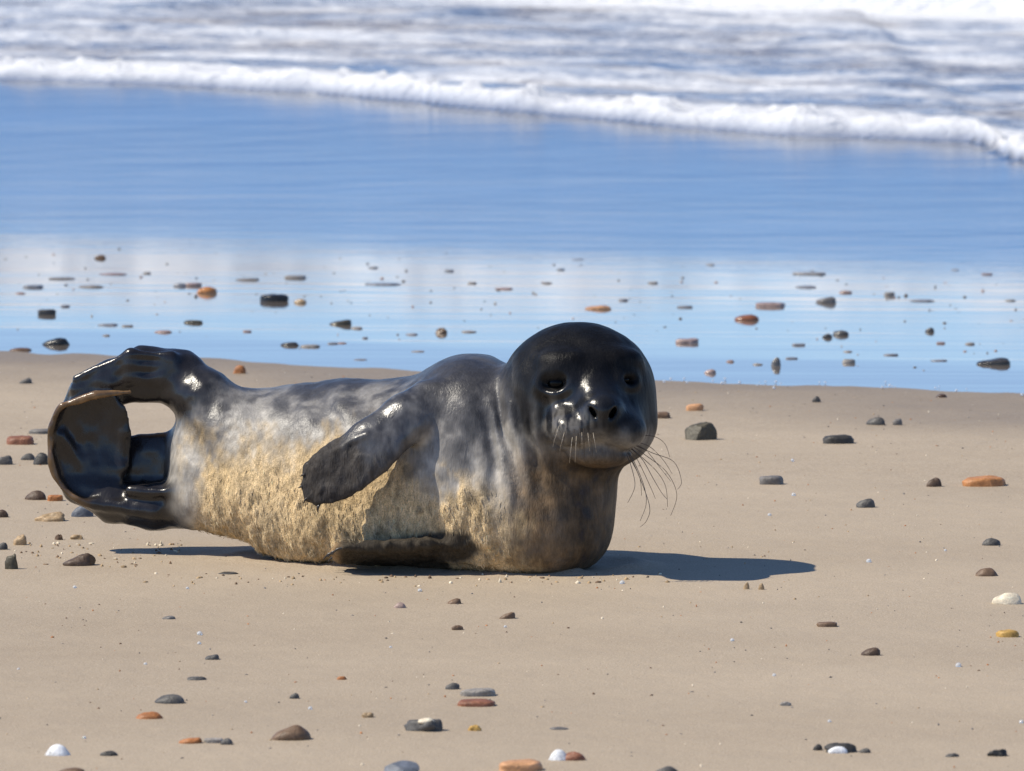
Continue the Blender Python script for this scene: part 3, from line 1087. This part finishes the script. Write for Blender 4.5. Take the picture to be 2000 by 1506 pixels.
def pebble_mesh(w, dep, H, typ, seed):
    nu, nv = 28, 18
    rg = np.random.default_rng(seed)
    th = np.linspace(0, math.pi, nv + 1)
    ph = np.linspace(0, 2 * math.pi, nu, endpoint=False)
    T, Ph = np.meshgrid(th, ph, indexing='ij')
    ex, ez = {'dome': (2.2, 2.0), 'slab': (2.8, 4.2), 'wedge': (2.3, 2.6), 'lump': (2.4, 2.5), 'sliver': (2.0, 2.4), 'facet': (3.0, 3.0)}[typ]
    sx = np.sign(np.cos(Ph)) * np.abs(np.cos(Ph)) ** (2 / ex)
    sy = np.sign(np.sin(Ph)) * np.abs(np.sin(Ph)) ** (2 / ex)
    r = np.abs(np.sin(T)) ** (2 / ez)
    z = np.sign(np.cos(T)) * np.abs(np.cos(T)) ** (2 / ez)
    P = np.stack([r * sx, r * sy, z], -1).reshape(-1, 3)
    amp = {'dome': .09, 'slab': .10, 'wedge': .12, 'lump': .26, 'sliver': .16, 'facet': .12}[typ]
    nz = vnoise(P * 1.5 + rg.uniform(0, 50, 3), seed) * amp + vnoise(P * 3.7 + rg.uniform(0, 50, 3), seed + 1) * amp * .45
    P = P * (1 + nz)[:, None]
    if typ == 'facet':                                  # broken stone: a few flat cuts
        for _ in range(6):
            nn = rg.normal(0, 1, 3)
            nn /= np.linalg.norm(nn)
            d = P @ nn
            c = rg.uniform(.62, .85)
            P = P - np.clip(d - c, 0, None)[:, None] * nn * .92
    sk = {'wedge': .55, 'dome': .22, 'slab': .05, 'lump': .2, 'sliver': .1, 'facet': .25}[typ] * rg.uniform(.6, 1.1)
    P[:, 2] *= 1 + sk * np.clip(P[:, 0], -1, 1)
    P[:, 0] += .12 * rg.normal() * P[:, 1]
    P /= np.array([np.abs(P[:, 0]).max(), np.abs(P[:, 1]).max(), P[:, 2].max()])
    P = P * np.array([w / 2, dep / 2, H])
    P[:, 2] = np.maximum(P[:, 2], -max(.6 * H, .006))
    F = []
    for j in range(nv):
        for i in range(nu):
            F.append((j * nu + i, (j + 1) * nu + i, (j + 1) * nu + (i + 1) % nu, j * nu + (i + 1) % nu))
    return P, np.array(F)


def shell_mesh(w, dep, H, seed):
    """a ribbed valve, hollow below, hinge to the back"""
    nu, nr = 48, 12
    V, F = [], []
    for side in (0, 1):
        for j in range(nr + 1):
            r = j / nr
            for i in range(nu):
                a = 2 * math.pi * i / nu
                rib = 1 + .03 * math.cos(13 * a) * r
                x = r * math.cos(a) * rib
                y = (r * math.sin(a) * .92 + .25 * (1 - r)) * rib
                z = (1 - r ** 2.2) * (1 + .04 * math.cos(26 * a) * r) + .02
                k = 1 - .05 * side
                V.append((x * w / 2 * k, y * dep / 2 * k, (z - .08 * side) * H))
    n = (nr + 1) * nu
    for side in (0, 1):
        for j in range(nr):
            for i in range(nu):
                q = (side * n + j * nu + i, side * n + (j + 1) * nu + i, side * n + (j + 1) * nu + (i + 1) % nu, side * n + j * nu + (i + 1) % nu)
                F.append(q if side == 0 else q[::-1])
    for i in range(nu):
        F.append((nr * nu + i, n + nr * nu + i, n + nr * nu + (i + 1) % nu, nr * nu + (i + 1) % nu))
    return np.array(V), F


SANDG = 'pebbles scattered over the sand'
WETG = 'stones lying in the shining wet sand'
N_ST = [0]


def stone(x0, x1, y0, y1, typ, colr, label, wet=False, group=None, dep=None, tilt=0.0, ratio=.62):
    N_ST[0] += 1
    sd = N_ST[0] * 7 + 3
    lvl = Z_FILM if wet else 0.0
    if wet:
        for _ in range(4):
            q = G((x0 + x1) / 2, y1, lvl)
            lvl = float(film_z(q[:1], q[1:2])[0])
    if wet:                                             # its lower part in the photo is the mirror image
        y1 = y1 - .38 * (y1 - y0)
    p = G((x0 + x1) / 2, y1, lvl)
    if not wet:
        z = float(sand_height(np.array([p[0]]), np.array([p[1]]))[0])
        p = G((x0 + x1) / 2, y1, z)
        lvl = z
    dist = p[1] + D_CAM
    s = dist / FPX / CP
    w = (x1 - x0) * s
    hp = (y1 - y0) * s
    dd = dep if dep else ratio * w
    sinv = H_CAM / dist
    dd = min(dd, hp * .55 / sinv)
    H = max(hp - dd * sinv * .75, hp * .5) * (.82 if wet else .95)
    if typ == 'shell':
        V, F = shell_mesh(w, dd, H, sd)
    else:
        V, F = pebble_mesh(w, dd, H, typ, sd)
    o = mesh_obj('shell' if typ == 'shell' else 'pebble', V, F, stone_mat(colr, wet))
    if typ == 'facet':
        o.data.polygons.foreach_set('use_smooth', np.zeros(len(o.data.polygons), dtype=bool))
    o.location = (p[0], p[1] + dd * .5, lvl - (.0005 if typ == 'shell' else .0))
    o.rotation_euler = (0, tilt, 0)
    tag(o, label, 'shell' if typ == 'shell' else 'pebble', group or (WETG if wet else SANDG))
    return o


ST = [
    # below and left of the seal
    (120, 186, 1077, 1106, 'wedge', 'dbrown', 'reddish brown wedge-shaped stone on the sand under the curled hind flippers'),
    (425, 466, 1116, 1122, 'sliver', 'char', 'thin black sliver lying on the sand just below the seal hindquarters'),
    (316, 344, 1202, 1210, 'sliver', 'grey', 'tiny grey chip alone on the bare sand below the black sliver'),
    (399, 430, 1277, 1289, 'wedge', 'dgrey', 'small dark grey wedge pebble above a thin dark sliver at lower left'),
    (364, 404, 1320, 1329, 'sliver', 'dgrey', 'thin dark sliver above the smooth slate grey dome at lower left'),
    (565, 585, 1352, 1365, 'dome', 'dgrey', 'tiny dark pebble above the big two-tone brown stone'),
    (657, 677, 1320, 1328, 'sliver', 'rust', 'tiny rust-orange chip alone on the sand in the lower middle-left'),
    (301, 361, 1353, 1375, 'dome', 'dgrey', 'smooth slate grey dome-shaped pebble at lower left'),
    (264, 317, 1388, 1405, 'dome', 'rust', 'orange-brown pebble just below the slate grey dome'),
    (527, 608, 1412, 1447, 'dome', 'brown', 'big rounded brown stone with greyish left end at lower left'),
    (348, 398, 1439, 1453, 'sliver', 'rust', 'flat orange chip at the left end of a short row of three'),
    (396, 436, 1440, 1452, 'slab', 'pgrey', 'flat pale grey chip in the middle of a short row of three'),
    (430, 455, 1440, 1455, 'dome', 'dgrey', 'small dark pebble at the right end of a short row of three'),
    (86, 137, 1451, 1477, 'shell', 'white', 'bright white shell near the bottom left corner'),
    (194, 230, 1465, 1477, 'dome', 'char', 'small black pebble right of the white shell at bottom left'),
    (108, 168, 1497, 1516, 'dome', 'brown', 'brown stone cut by the bottom edge below the white shell'),
    # bottom middle
    (769, 793, 1175, 1188, 'dome', 'pink', 'tiny pinkish grey pebble below the flat fore flipper'),
    (872, 901, 1167, 1180, 'wedge', 'brown', 'small brown pebble below the seal chest, left of a tan one'),
    (974, 1008, 1194, 1209, 'wedge', 'brown', 'small tan-brown pebble below the seal chest, rightmost of three'),
    (881, 905, 1220, 1231, 'sliver', 'brown', 'thin brown chip below two small brown pebbles under the seal chest'),
    (869, 898, 1332, 1347, 'dome', 'dgrey', 'small dark pebble touching the upper left of a pale grey stone'),
    (897, 968, 1342, 1361, 'slab', 'pgrey', 'pale grey flat stone directly above the red-brown one'),
    (892, 968, 1363, 1381, 'slab', 'red', 'flat red-brown stone directly below the pale grey one'),
    (705, 730, 1390, 1402, 'lump', 'tan', 'tiny pale tan crumb left of the lumpy grey stone'),
    (788, 868, 1400, 1430, 'lump', 'dgrey', 'lumpy grey-brown stone with a pale patch at bottom middle'),
    (913, 942, 1414, 1428, 'lump', 'ochre', 'small ochre crumb right of the lumpy grey stone'),
    (1071, 1113, 1419, 1426, 'sliver', 'grey', 'thin grey sliver above the broken white shell at bottom middle'),
    (1071, 1112, 1461, 1486, 'shell', 'white', 'broken white shell half covering a red-brown stone at bottom middle'),
    (1094, 1144, 1466, 1486, 'dome', 'red', 'red-brown stone beside the broken white shell at bottom middle'),
    (748, 824, 1484, 1512, 'facet', 'blue', 'blue-grey angular stone cut by the bottom edge of the picture'),
    (972, 1061, 1481, 1508, 'slab', 'peach', 'peach-orange flat stone on the bottom edge of the picture'),
    (1276, 1328, 1494, 1516, 'dome', 'dgrey', 'dark grey stone cut by the bottom edge, right of the peach stone'),
    # bottom right
    (1452, 1464, 1136, 1151, 'dome', 'tan', 'left of two tiny tan grains below the tip of the seal shadow'),
    (1481, 1493, 1138, 1152, 'dome', 'tan', 'right of two tiny tan grains below the tip of the seal shadow'),
    (1595, 1637, 1213, 1225, 'slab', 'brown', 'flat brown slab pebble below and right of the seal shadow'),
    (1682, 1721, 1263, 1281, 'wedge', 'dbrown', 'dark brown pebble on open sand at lower right, below the flat slab'),
    (1523, 1546, 1369, 1379, 'sliver', 'grey', 'faint tiny grey chip alone at lower right'),
    (1588, 1607, 1452, 1466, 'dome', 'char', 'tiny black pebble at the left end of the black row at bottom right'),
    (1610, 1676, 1448, 1471, 'lump', 'char', 'black lumpy stone with a white patch at bottom right'),
    (1679, 1702, 1460, 1471, 'dome', 'dgrey', 'tiny dark pebble at the right end of the black row at bottom right'),
    (1846, 1874, 1470, 1479, 'sliver', 'dgrey', 'thin dark chip left of the black stone in the bottom right corner'),
    (1926, 1969, 1461, 1478, 'lump', 'black', 'small black stone in the bottom right corner'),
    (1904, 1950, 1107, 1126, 'dome', 'brown', 'brown domed pebble just above the cream-white one at right edge'),
    (1938, 1997, 1155, 1181, 'dome', 'cream', 'cream-white smooth pebble at the right edge'),
    (1946, 1992, 1228, 1245, 'slab', 'ochre', 'yellow ochre pebble at the right edge below the cream-white one'),
    (1918, 1955, 1049, 1066, 'dome', 'dgrey', 'grey pebble near the right edge above the brown domed one'),
    # right of the seal
    (1272, 1311, 803, 817, 'slab', 'brown', 'flat grey-brown slab just right of the seal head'),
    (1340, 1375, 787, 802, 'slab', 'peach', 'small orange-pink flat pebble right of the seal head'),
    (1336, 1402, 821, 860, 'facet', 'olive', 'rough dark olive stone with glinting wet face right of the seal head'),
    (1483, 1531, 927, 947, 'slab', 'grey', 'grey-brown flat pebble in the middle of the open sand right of the whiskers'),
    (1586, 1603, 773, 785, 'dome', 'dgrey', 'tiny dark pebble on the sand just below the waterline'),
    (1692, 1732, 813, 830, 'dome', 'dgrey', 'dark grey pebble right of a dark slab, with a smaller one beside it'),
    (1743, 1763, 816, 830, 'sliver', 'grey', 'small grey chip immediately right of a dark grey pebble'),
    (1607, 1669, 847, 867, 'slab', 'char', 'long flat black-brown slab on the sand at right'),
    (1809, 1841, 931, 951, 'dome', 'dbrown', 'small dark brown pebble left of the glossy orange stone'),
    (1877, 1970, 927, 951, 'slab', 'orange', 'long glossy orange stone near the right edge'),
    (1671, 1710, 972, 992, 'wedge', 'dgrey', 'grey blade-shaped pebble tilted down to the right'),
    # left of the seal
    (36, 64, 737, 749, 'wedge', 'dgrey', 'small dark chip on the sand at upper left below the waterline'),
    (11, 66, 849, 869, 'slab', 'red', 'flat reddish brown stone left of the hind flippers'),
    (55, 100, 836, 848, 'slab', 'grey', 'flat grey stone partly behind the hind flippers'),
    (-14, 25, 888, 908, 'wedge', 'dgrey', 'dark grey stone cut by the left edge beside the hind flippers'),
    (39, 68, 884, 899, 'dome', 'dgrey', 'small grey-brown pebble left of a rounder dark one by the flippers'),
    (64, 96, 882, 908, 'dome', 'char', 'round dark pebble touching the outline of the hind flippers'),
    (47, 90, 956, 977, 'dome', 'dbrown', 'dark brown domed stone with tan left side left of the hind flippers'),
    (91, 124, 965, 979, 'slab', 'rust', 'orange chip right of the dark brown domed stone'),
    (-16, 16, 994, 1011, 'dome', 'dbrown', 'brown stone cut by the left edge below the other left-edge stones'),
    (66, 130, 997, 1019, 'lump', 'tan', 'rough tan-grey crusty stone below the hind flippers'),
    (138, 182, 984, 1010, 'dome', 'blue', 'glinting grey pebble tucked under the lower hind flipper'),
    (25, 52, 1042, 1065, 'lump', 'tan', 'brown crumb standing on the sand at left above a pile of crumbs'),
    (106, 124, 1042, 1055, 'lump', 'brown', 'tiny brown crumb left of two pale ones below the hind flippers'),
    (135, 162, 1043, 1054, 'lump', 'tan', 'pale tan crumb below the lower hind flipper'),
    (-12, 15, 1058, 1074, 'wedge', 'dgrey', 'dark chip cut by the left edge beside a brown crumb'),
    (8, 35, 1079, 1112, 'lump', 'olive', 'dark olive crumb at the left edge left of the reddish brown wedge stone'),
    (455, 480, 712, 729, 'dome', 'rust', 'small orange pebble on the sand behind the seal back, below the waterline'),
]
for r in ST:
    stone(*r)

WS = [
    (384, 424, 557, 581, 'dome', 'orange', 'bright orange pebble standing in the wet shine at upper left'),
    (507, 564, 571, 598, 'slab', 'black', 'black blocky stone in the wet shine right of the orange pebble'),
    (574, 599, 582, 597, 'dome', 'tan', 'small tan pebble right beside the black blocky stone'),
    (72, 109, 601, 622, 'slab', 'char', 'dark stone in the wet shine near the left edge'),
    (79, 136, 656, 686, 'wedge', 'black', 'black wedge-shaped stone at the waterline above the hind flippers'),
    (184, 207, 496, 510, 'dome', 'brown', 'small brown pebble farthest back in the pale shine at upper left'),
    (357, 396, 623, 636, 'sliver', 'olive', 'small dark olive pebble below the bright orange one'),
    (643, 687, 622, 641, 'wedge', 'olive', 'olive pebble tilted up to the right in the wet shine above the seal back'),
    (547, 584, 666, 682, 'dome', 'char', 'dark pebble in the wet shine with a pale one at its right'),
    (584, 626, 671, 683, 'sliver', 'pgrey', 'pale flat pebble touching the right side of a dark one'),
    (16, 62, 677, 691, 'dome', 'brown', 'brown half-buried stone on the waterline at the left edge'),
    (1435, 1484, 612, 633, 'dome', 'red', 'red-brown pebble in the wet shine right of the seal head'),
    (1475, 1534, 588, 605, 'slab', 'pink', 'pale pinkish slab behind the red-brown pebble'),
    (1594, 1634, 577, 599, 'wedge', 'grey', 'grey domed pebble in the wet shine right of the pinkish slab'),
    (1140, 1194, 594, 610, 'wedge', 'peach', 'pale orange flat pebble with a glint behind the seal head'),
    (1319, 1366, 658, 677, 'slab', 'pink', 'pinkish pale stone right of the top of the seal head'),
    (1627, 1658, 643, 661, 'dome', 'dgrey', 'dark grey pebble in the wet shine, right one of a close pair'),
    (1606, 1626, 650, 665, 'dome', 'dgrey', 'dark grey pebble in the wet shine, left one of a close pair'),
    (1907, 1974, 695, 724, 'wedge', 'char', 'large dark wedge-shaped stone in the water film near the right edge'),
    (1827, 1851, 767, 785, 'dome', 'dbrown', 'dark brown pebble sitting on the waterline at right'),
    (1807, 1826, 638, 654, 'dome', 'dgrey', 'small dark pebble in the wet shine above the large dark wedge'),
    (1375, 1400, 719, 736, 'dome', 'pink', 'pale brown pebble at the waterline right of the seal head'),
    (1506, 1526, 694, 728, 'dome', 'grey', 'small upright grey pebble near the waterline right of the pale brown one'),
    (1645, 1671, 699, 716, 'slab', 'pgrey', 'pale grey blocky pebble in the water film left of the large dark wedge'),
    (850, 874, 638, 658, 'lump', 'brown', 'small rough brown pebble left of two pale ones above the seal back'),
]
for r in WS:
    stone(*r, wet=True)
FAINT = [
    (195, 244, 526, 540), (92, 143, 534, 549), (47, 81, 548, 566), (155, 199, 549, 565), (340, 362, 543, 564), (364, 391, 543, 563), (462, 503, 535, 551), (712, 781, 545, 560),
    (558, 596, 528, 548), (193, 228, 625, 639), (303, 333, 637, 654), (240, 257, 630, 640), (795, 813, 645, 657), (903, 928, 640, 652), (642, 657, 663, 675), (658, 674, 663, 674),
    (688, 706, 632, 645), (710, 716, 654, 663), (805, 826, 680, 690), (693, 714, 696, 706), (477, 488, 640, 651), (202, 212, 648, 659), (1325, 1351, 590, 604), (1550, 1612, 524, 540),
    (1556, 1592, 551, 565), (1640, 1662, 560, 576), (1730, 1746, 560, 582), (1780, 1822, 578, 592), (1965, 1982, 580, 590), (1550, 1570, 664, 678), (1421, 1431, 696, 711), (1473, 1487, 704, 716),
    (1536, 1556, 692, 704), (1650, 1662, 680, 690), (1728, 1752, 685, 697), (1832, 1844, 662, 674), (1888, 1902, 662, 676), (1820, 1850, 697, 708), (1120, 1138, 500, 512), (870, 884, 520, 533),
    (968, 998, 556, 568), (916, 928, 546, 556), (722, 736, 516, 526), (282, 292, 526, 537), (120, 133, 590, 602), (32, 46, 566, 576), (1268, 1282, 545, 556), (1090, 1100, 520, 530),
    (1380, 1394, 510, 522), (1860, 1872, 520, 532), (1920, 1936, 528, 540), (1060, 1076, 546, 556), (1210, 1224, 578, 590),
]
MARKS = [(404, 569, 'the bright orange pebble'), (535, 585, 'the black blocky stone'), (90, 612, 'the dark stone near the left edge'), (195, 503, 'the farthest brown pebble'),
         (665, 631, 'the tilted olive pebble'), (565, 674, 'the dark pebble with a pale neighbour'), (862, 648, 'the rough brown pebble'), (1460, 622, 'the red-brown wet pebble'),
         (1504, 597, 'the pinkish slab'), (1614, 588, 'the grey domed pebble'), (1167, 602, 'the pale orange flat pebble'), (1342, 668, 'the pinkish pale stone'),
         (1632, 652, 'the dark grey pair'), (1940, 710, 'the large dark wedge'), (1816, 646, 'the small dark pebble at right'), (1387, 728, 'the pale brown waterline pebble'),
         (1658, 708, 'the pale grey blocky pebble'), (376, 630, 'the small dark olive pebble')]
ORD = ['nearest', 'second nearest', 'third nearest', 'fourth nearest', 'fifth nearest', 'sixth nearest', 'seventh nearest']
slots = {}
for i, r in enumerate(FAINT):
    cx, cy = (r[0] + r[1]) / 2, (r[2] + r[3]) / 2
    mk = min(MARKS, key=lambda q: math.hypot(q[0] - cx, 2.5 * (q[1] - cy)))
    dx, dy = cx - mk[0], cy - mk[1]
    side = ('left of' if dx < 0 else 'right of') if abs(dx) > 1.6 * abs(dy) else ('behind' if dy < 0 else 'in front of')
    slots.setdefault((side, mk[2]), []).append((math.hypot(dx, dy), i))
FLAB = {}
for (side, nm), lst in slots.items():
    for k, (_, i) in enumerate(sorted(lst)):
        FLAB[i] = ('small pale half-sunk pebble %s %s' % (side, nm)) if len(lst) == 1 else ('small pale half-sunk pebble %s %s, %s' % (side, nm, ORD[k]))
for i, r in enumerate(FAINT):
    r = (r[0] - 3, r[1] + 3, r[3] - .62 * (r[3] - r[2]), r[3])
    stone(*r, ('dome', 'sliver', 'slab')[i % 3], ('pink', 'pgrey', 'faint', 'pgrey', 'faint')[i % 5],
          FLAB[i], wet=True, group='faint small pebbles in the water film')

# pale patches on two stones
def patch(stone_label, off, size, colr):
    o = [q for q in bpy.data.objects if q.get('label') == stone_label][0]
    V, F = pebble_mesh(size[0], size[1], size[2], 'dome', 991)
    q = mesh_obj('pale_patch', V, F, stone_mat(colr, False), o)
    q.location = off
    return q


patch('lumpy grey-brown stone with a pale patch at bottom middle', (.002, -.004, .0105), (.020, .014, .0045), 'cream')
patch('black lumpy stone with a white patch at bottom right', (-.004, -.011, .001), (.022, .008, .0065), 'white')

# grit, shell crumbs and wet glints too small to count
rng = np.random.default_rng(11)


def crumbs(name, label, cat, cols, n, size, sampler, rough, wetness=0.0):
    ico = []
    bm = bmesh.new()
    bmesh.ops.create_icosphere(bm, subdivisions=1, radius=1)
    IV = np.array([v.co[:] for v in bm.verts])
    IF = np.array([[v.index for v in f.verts] for f in bm.faces])
    bm.free()
    pts = sampler(n)
    n = len(pts)
    sc = rng.uniform(size[0], size[1], (n, 1, 1)) * rng.uniform(.55, 1.5, (n, 1, 3))
    V = (IV[None] * sc * (1 + .25 * rng.normal(0, 1, (n, len(IV), 1)))) + pts[:, None, :]
    F = (IF[None] + (np.arange(n) * len(IV))[:, None, None]).reshape(-1, 3)
    m = NT(name)
    m.set(Base_Color=m.attr('tint').outputs['Color'], Roughness=rough)
    o = mesh_obj(name, V.reshape(-1, 3), F, m.mat)
    cc = np.array([COL[c] for c in cols])[rng.integers(0, len(cols), n)] * rng.uniform(.7, 1.25, (n, 1))
    vcol(o.data, 'tint', np.repeat(np.clip(cc, 0, .9), len(IV), axis=0))
    tag(o, label, cat, kind='stuff')
    return o


def on_sand(n):
    x, y = rng.uniform(-1.6, 1.6, n * 2), rng.uniform(-2.4, 3.2, n * 2)
    k = (y < shore_y(x) - .03)
    x, y = x[k][:n], y[k][:n]
    return np.stack([x, y, sand_height(x, y)], 1)


crumbs('sand_grit', 'fine dark and pale grit scattered over the sand', 'grit', ['brown', 'tan', 'grey', 'dgrey', 'cream', 'rust'], 2600, (.0006, .0016), on_sand, .6)


def in_film(n):
    x = rng.uniform(-2.2, 2.2, n)
    y = shore_y(x) + rng.beta(1.8, 1.4, n) * 3.2 + .05
    return np.stack([x, y, film_z(x, y)], 1)


crumbs('wet_grit', 'tiny pebbles and shell crumbs poking through the water film', 'grit', ['grey', 'dgrey', 'pgrey', 'pink'], 430, (.0010, .0032), in_film, .25)


def by_seal(n):
    x = np.concatenate([rng.uniform(-.70, -.45, n // 2), rng.uniform(-.5, .22, n - n // 2)])
    y = np.where(np.arange(n) < n // 2, rng.uniform(-.05, .25, n), rng.normal(-.19, .03, n))
    return np.stack([x, y, sand_height(x, y)], 1)


crumbs('sand_crumbs', 'loose crumbs of wet sand around the seal', 'sand crumbs', ['tan', 'tan', 'brown', 'cream'], 170, (.001, .003), by_seal, .8)

# water drops: clear beads that catch the sun
m = NT('water_drop')
m.set(Base_Color=(.9, .93, .95), Roughness=.02, IOR=1.33)
m.bsdf.inputs['Transmission Weight'].default_value = .6
M_DROP = m.mat
dp = []
for (a, b) in [(390, 1240), (389, 1258), (284, 1298), (480, 1372), (164, 1442), (165, 1442), (820, 1155), (987, 1225), (763, 1265), (1430, 1252), (1512, 1320), (1872, 1302), (1846, 1076), (1503, 1007),
               (1550, 968), (1548, 900), (1697, 1098), (1995, 1412), (1620, 1410), (606, 1385), (36, 1308), (146, 1148), (366, 1150), (1215, 1140)]:
    dp.append(tuple(G(a, b)))
for k in range(30):
    a = random.uniform(1270, 2040)
    xx = (a - 1000) / FPX * 12.6
    yy = float(shore_y(np.array([xx]))[0]) + random.gauss(0, .05)
    dp.append((xx, yy, Z_FILM + .002))
bm = bmesh.new()
for i, p in enumerate(dp):
    r = random.uniform(.0016, .0034) * (.75 if i >= 24 else 1)
    q = bmesh.ops.create_icosphere(bm, subdivisions=2, radius=r)
    for vv in q['verts']:
        vv.co = Vector((vv.co.x * 1.1, vv.co.y * 1.1, vv.co.z)) + Vector(p) + Vector((0, 0, r * .4))
me = bpy.data.meshes.new('water_drops')
bm.to_mesh(me)
bm.free()
me.polygons.foreach_set('use_smooth', np.ones(len(me.polygons), dtype=bool))
me.materials.append(M_DROP)
dr = bpy.data.objects.new('water_drops', me)
C.objects.link(dr)
tag(dr, 'glinting water drops on the sand and along the waterline', 'water drops', kind='stuff')
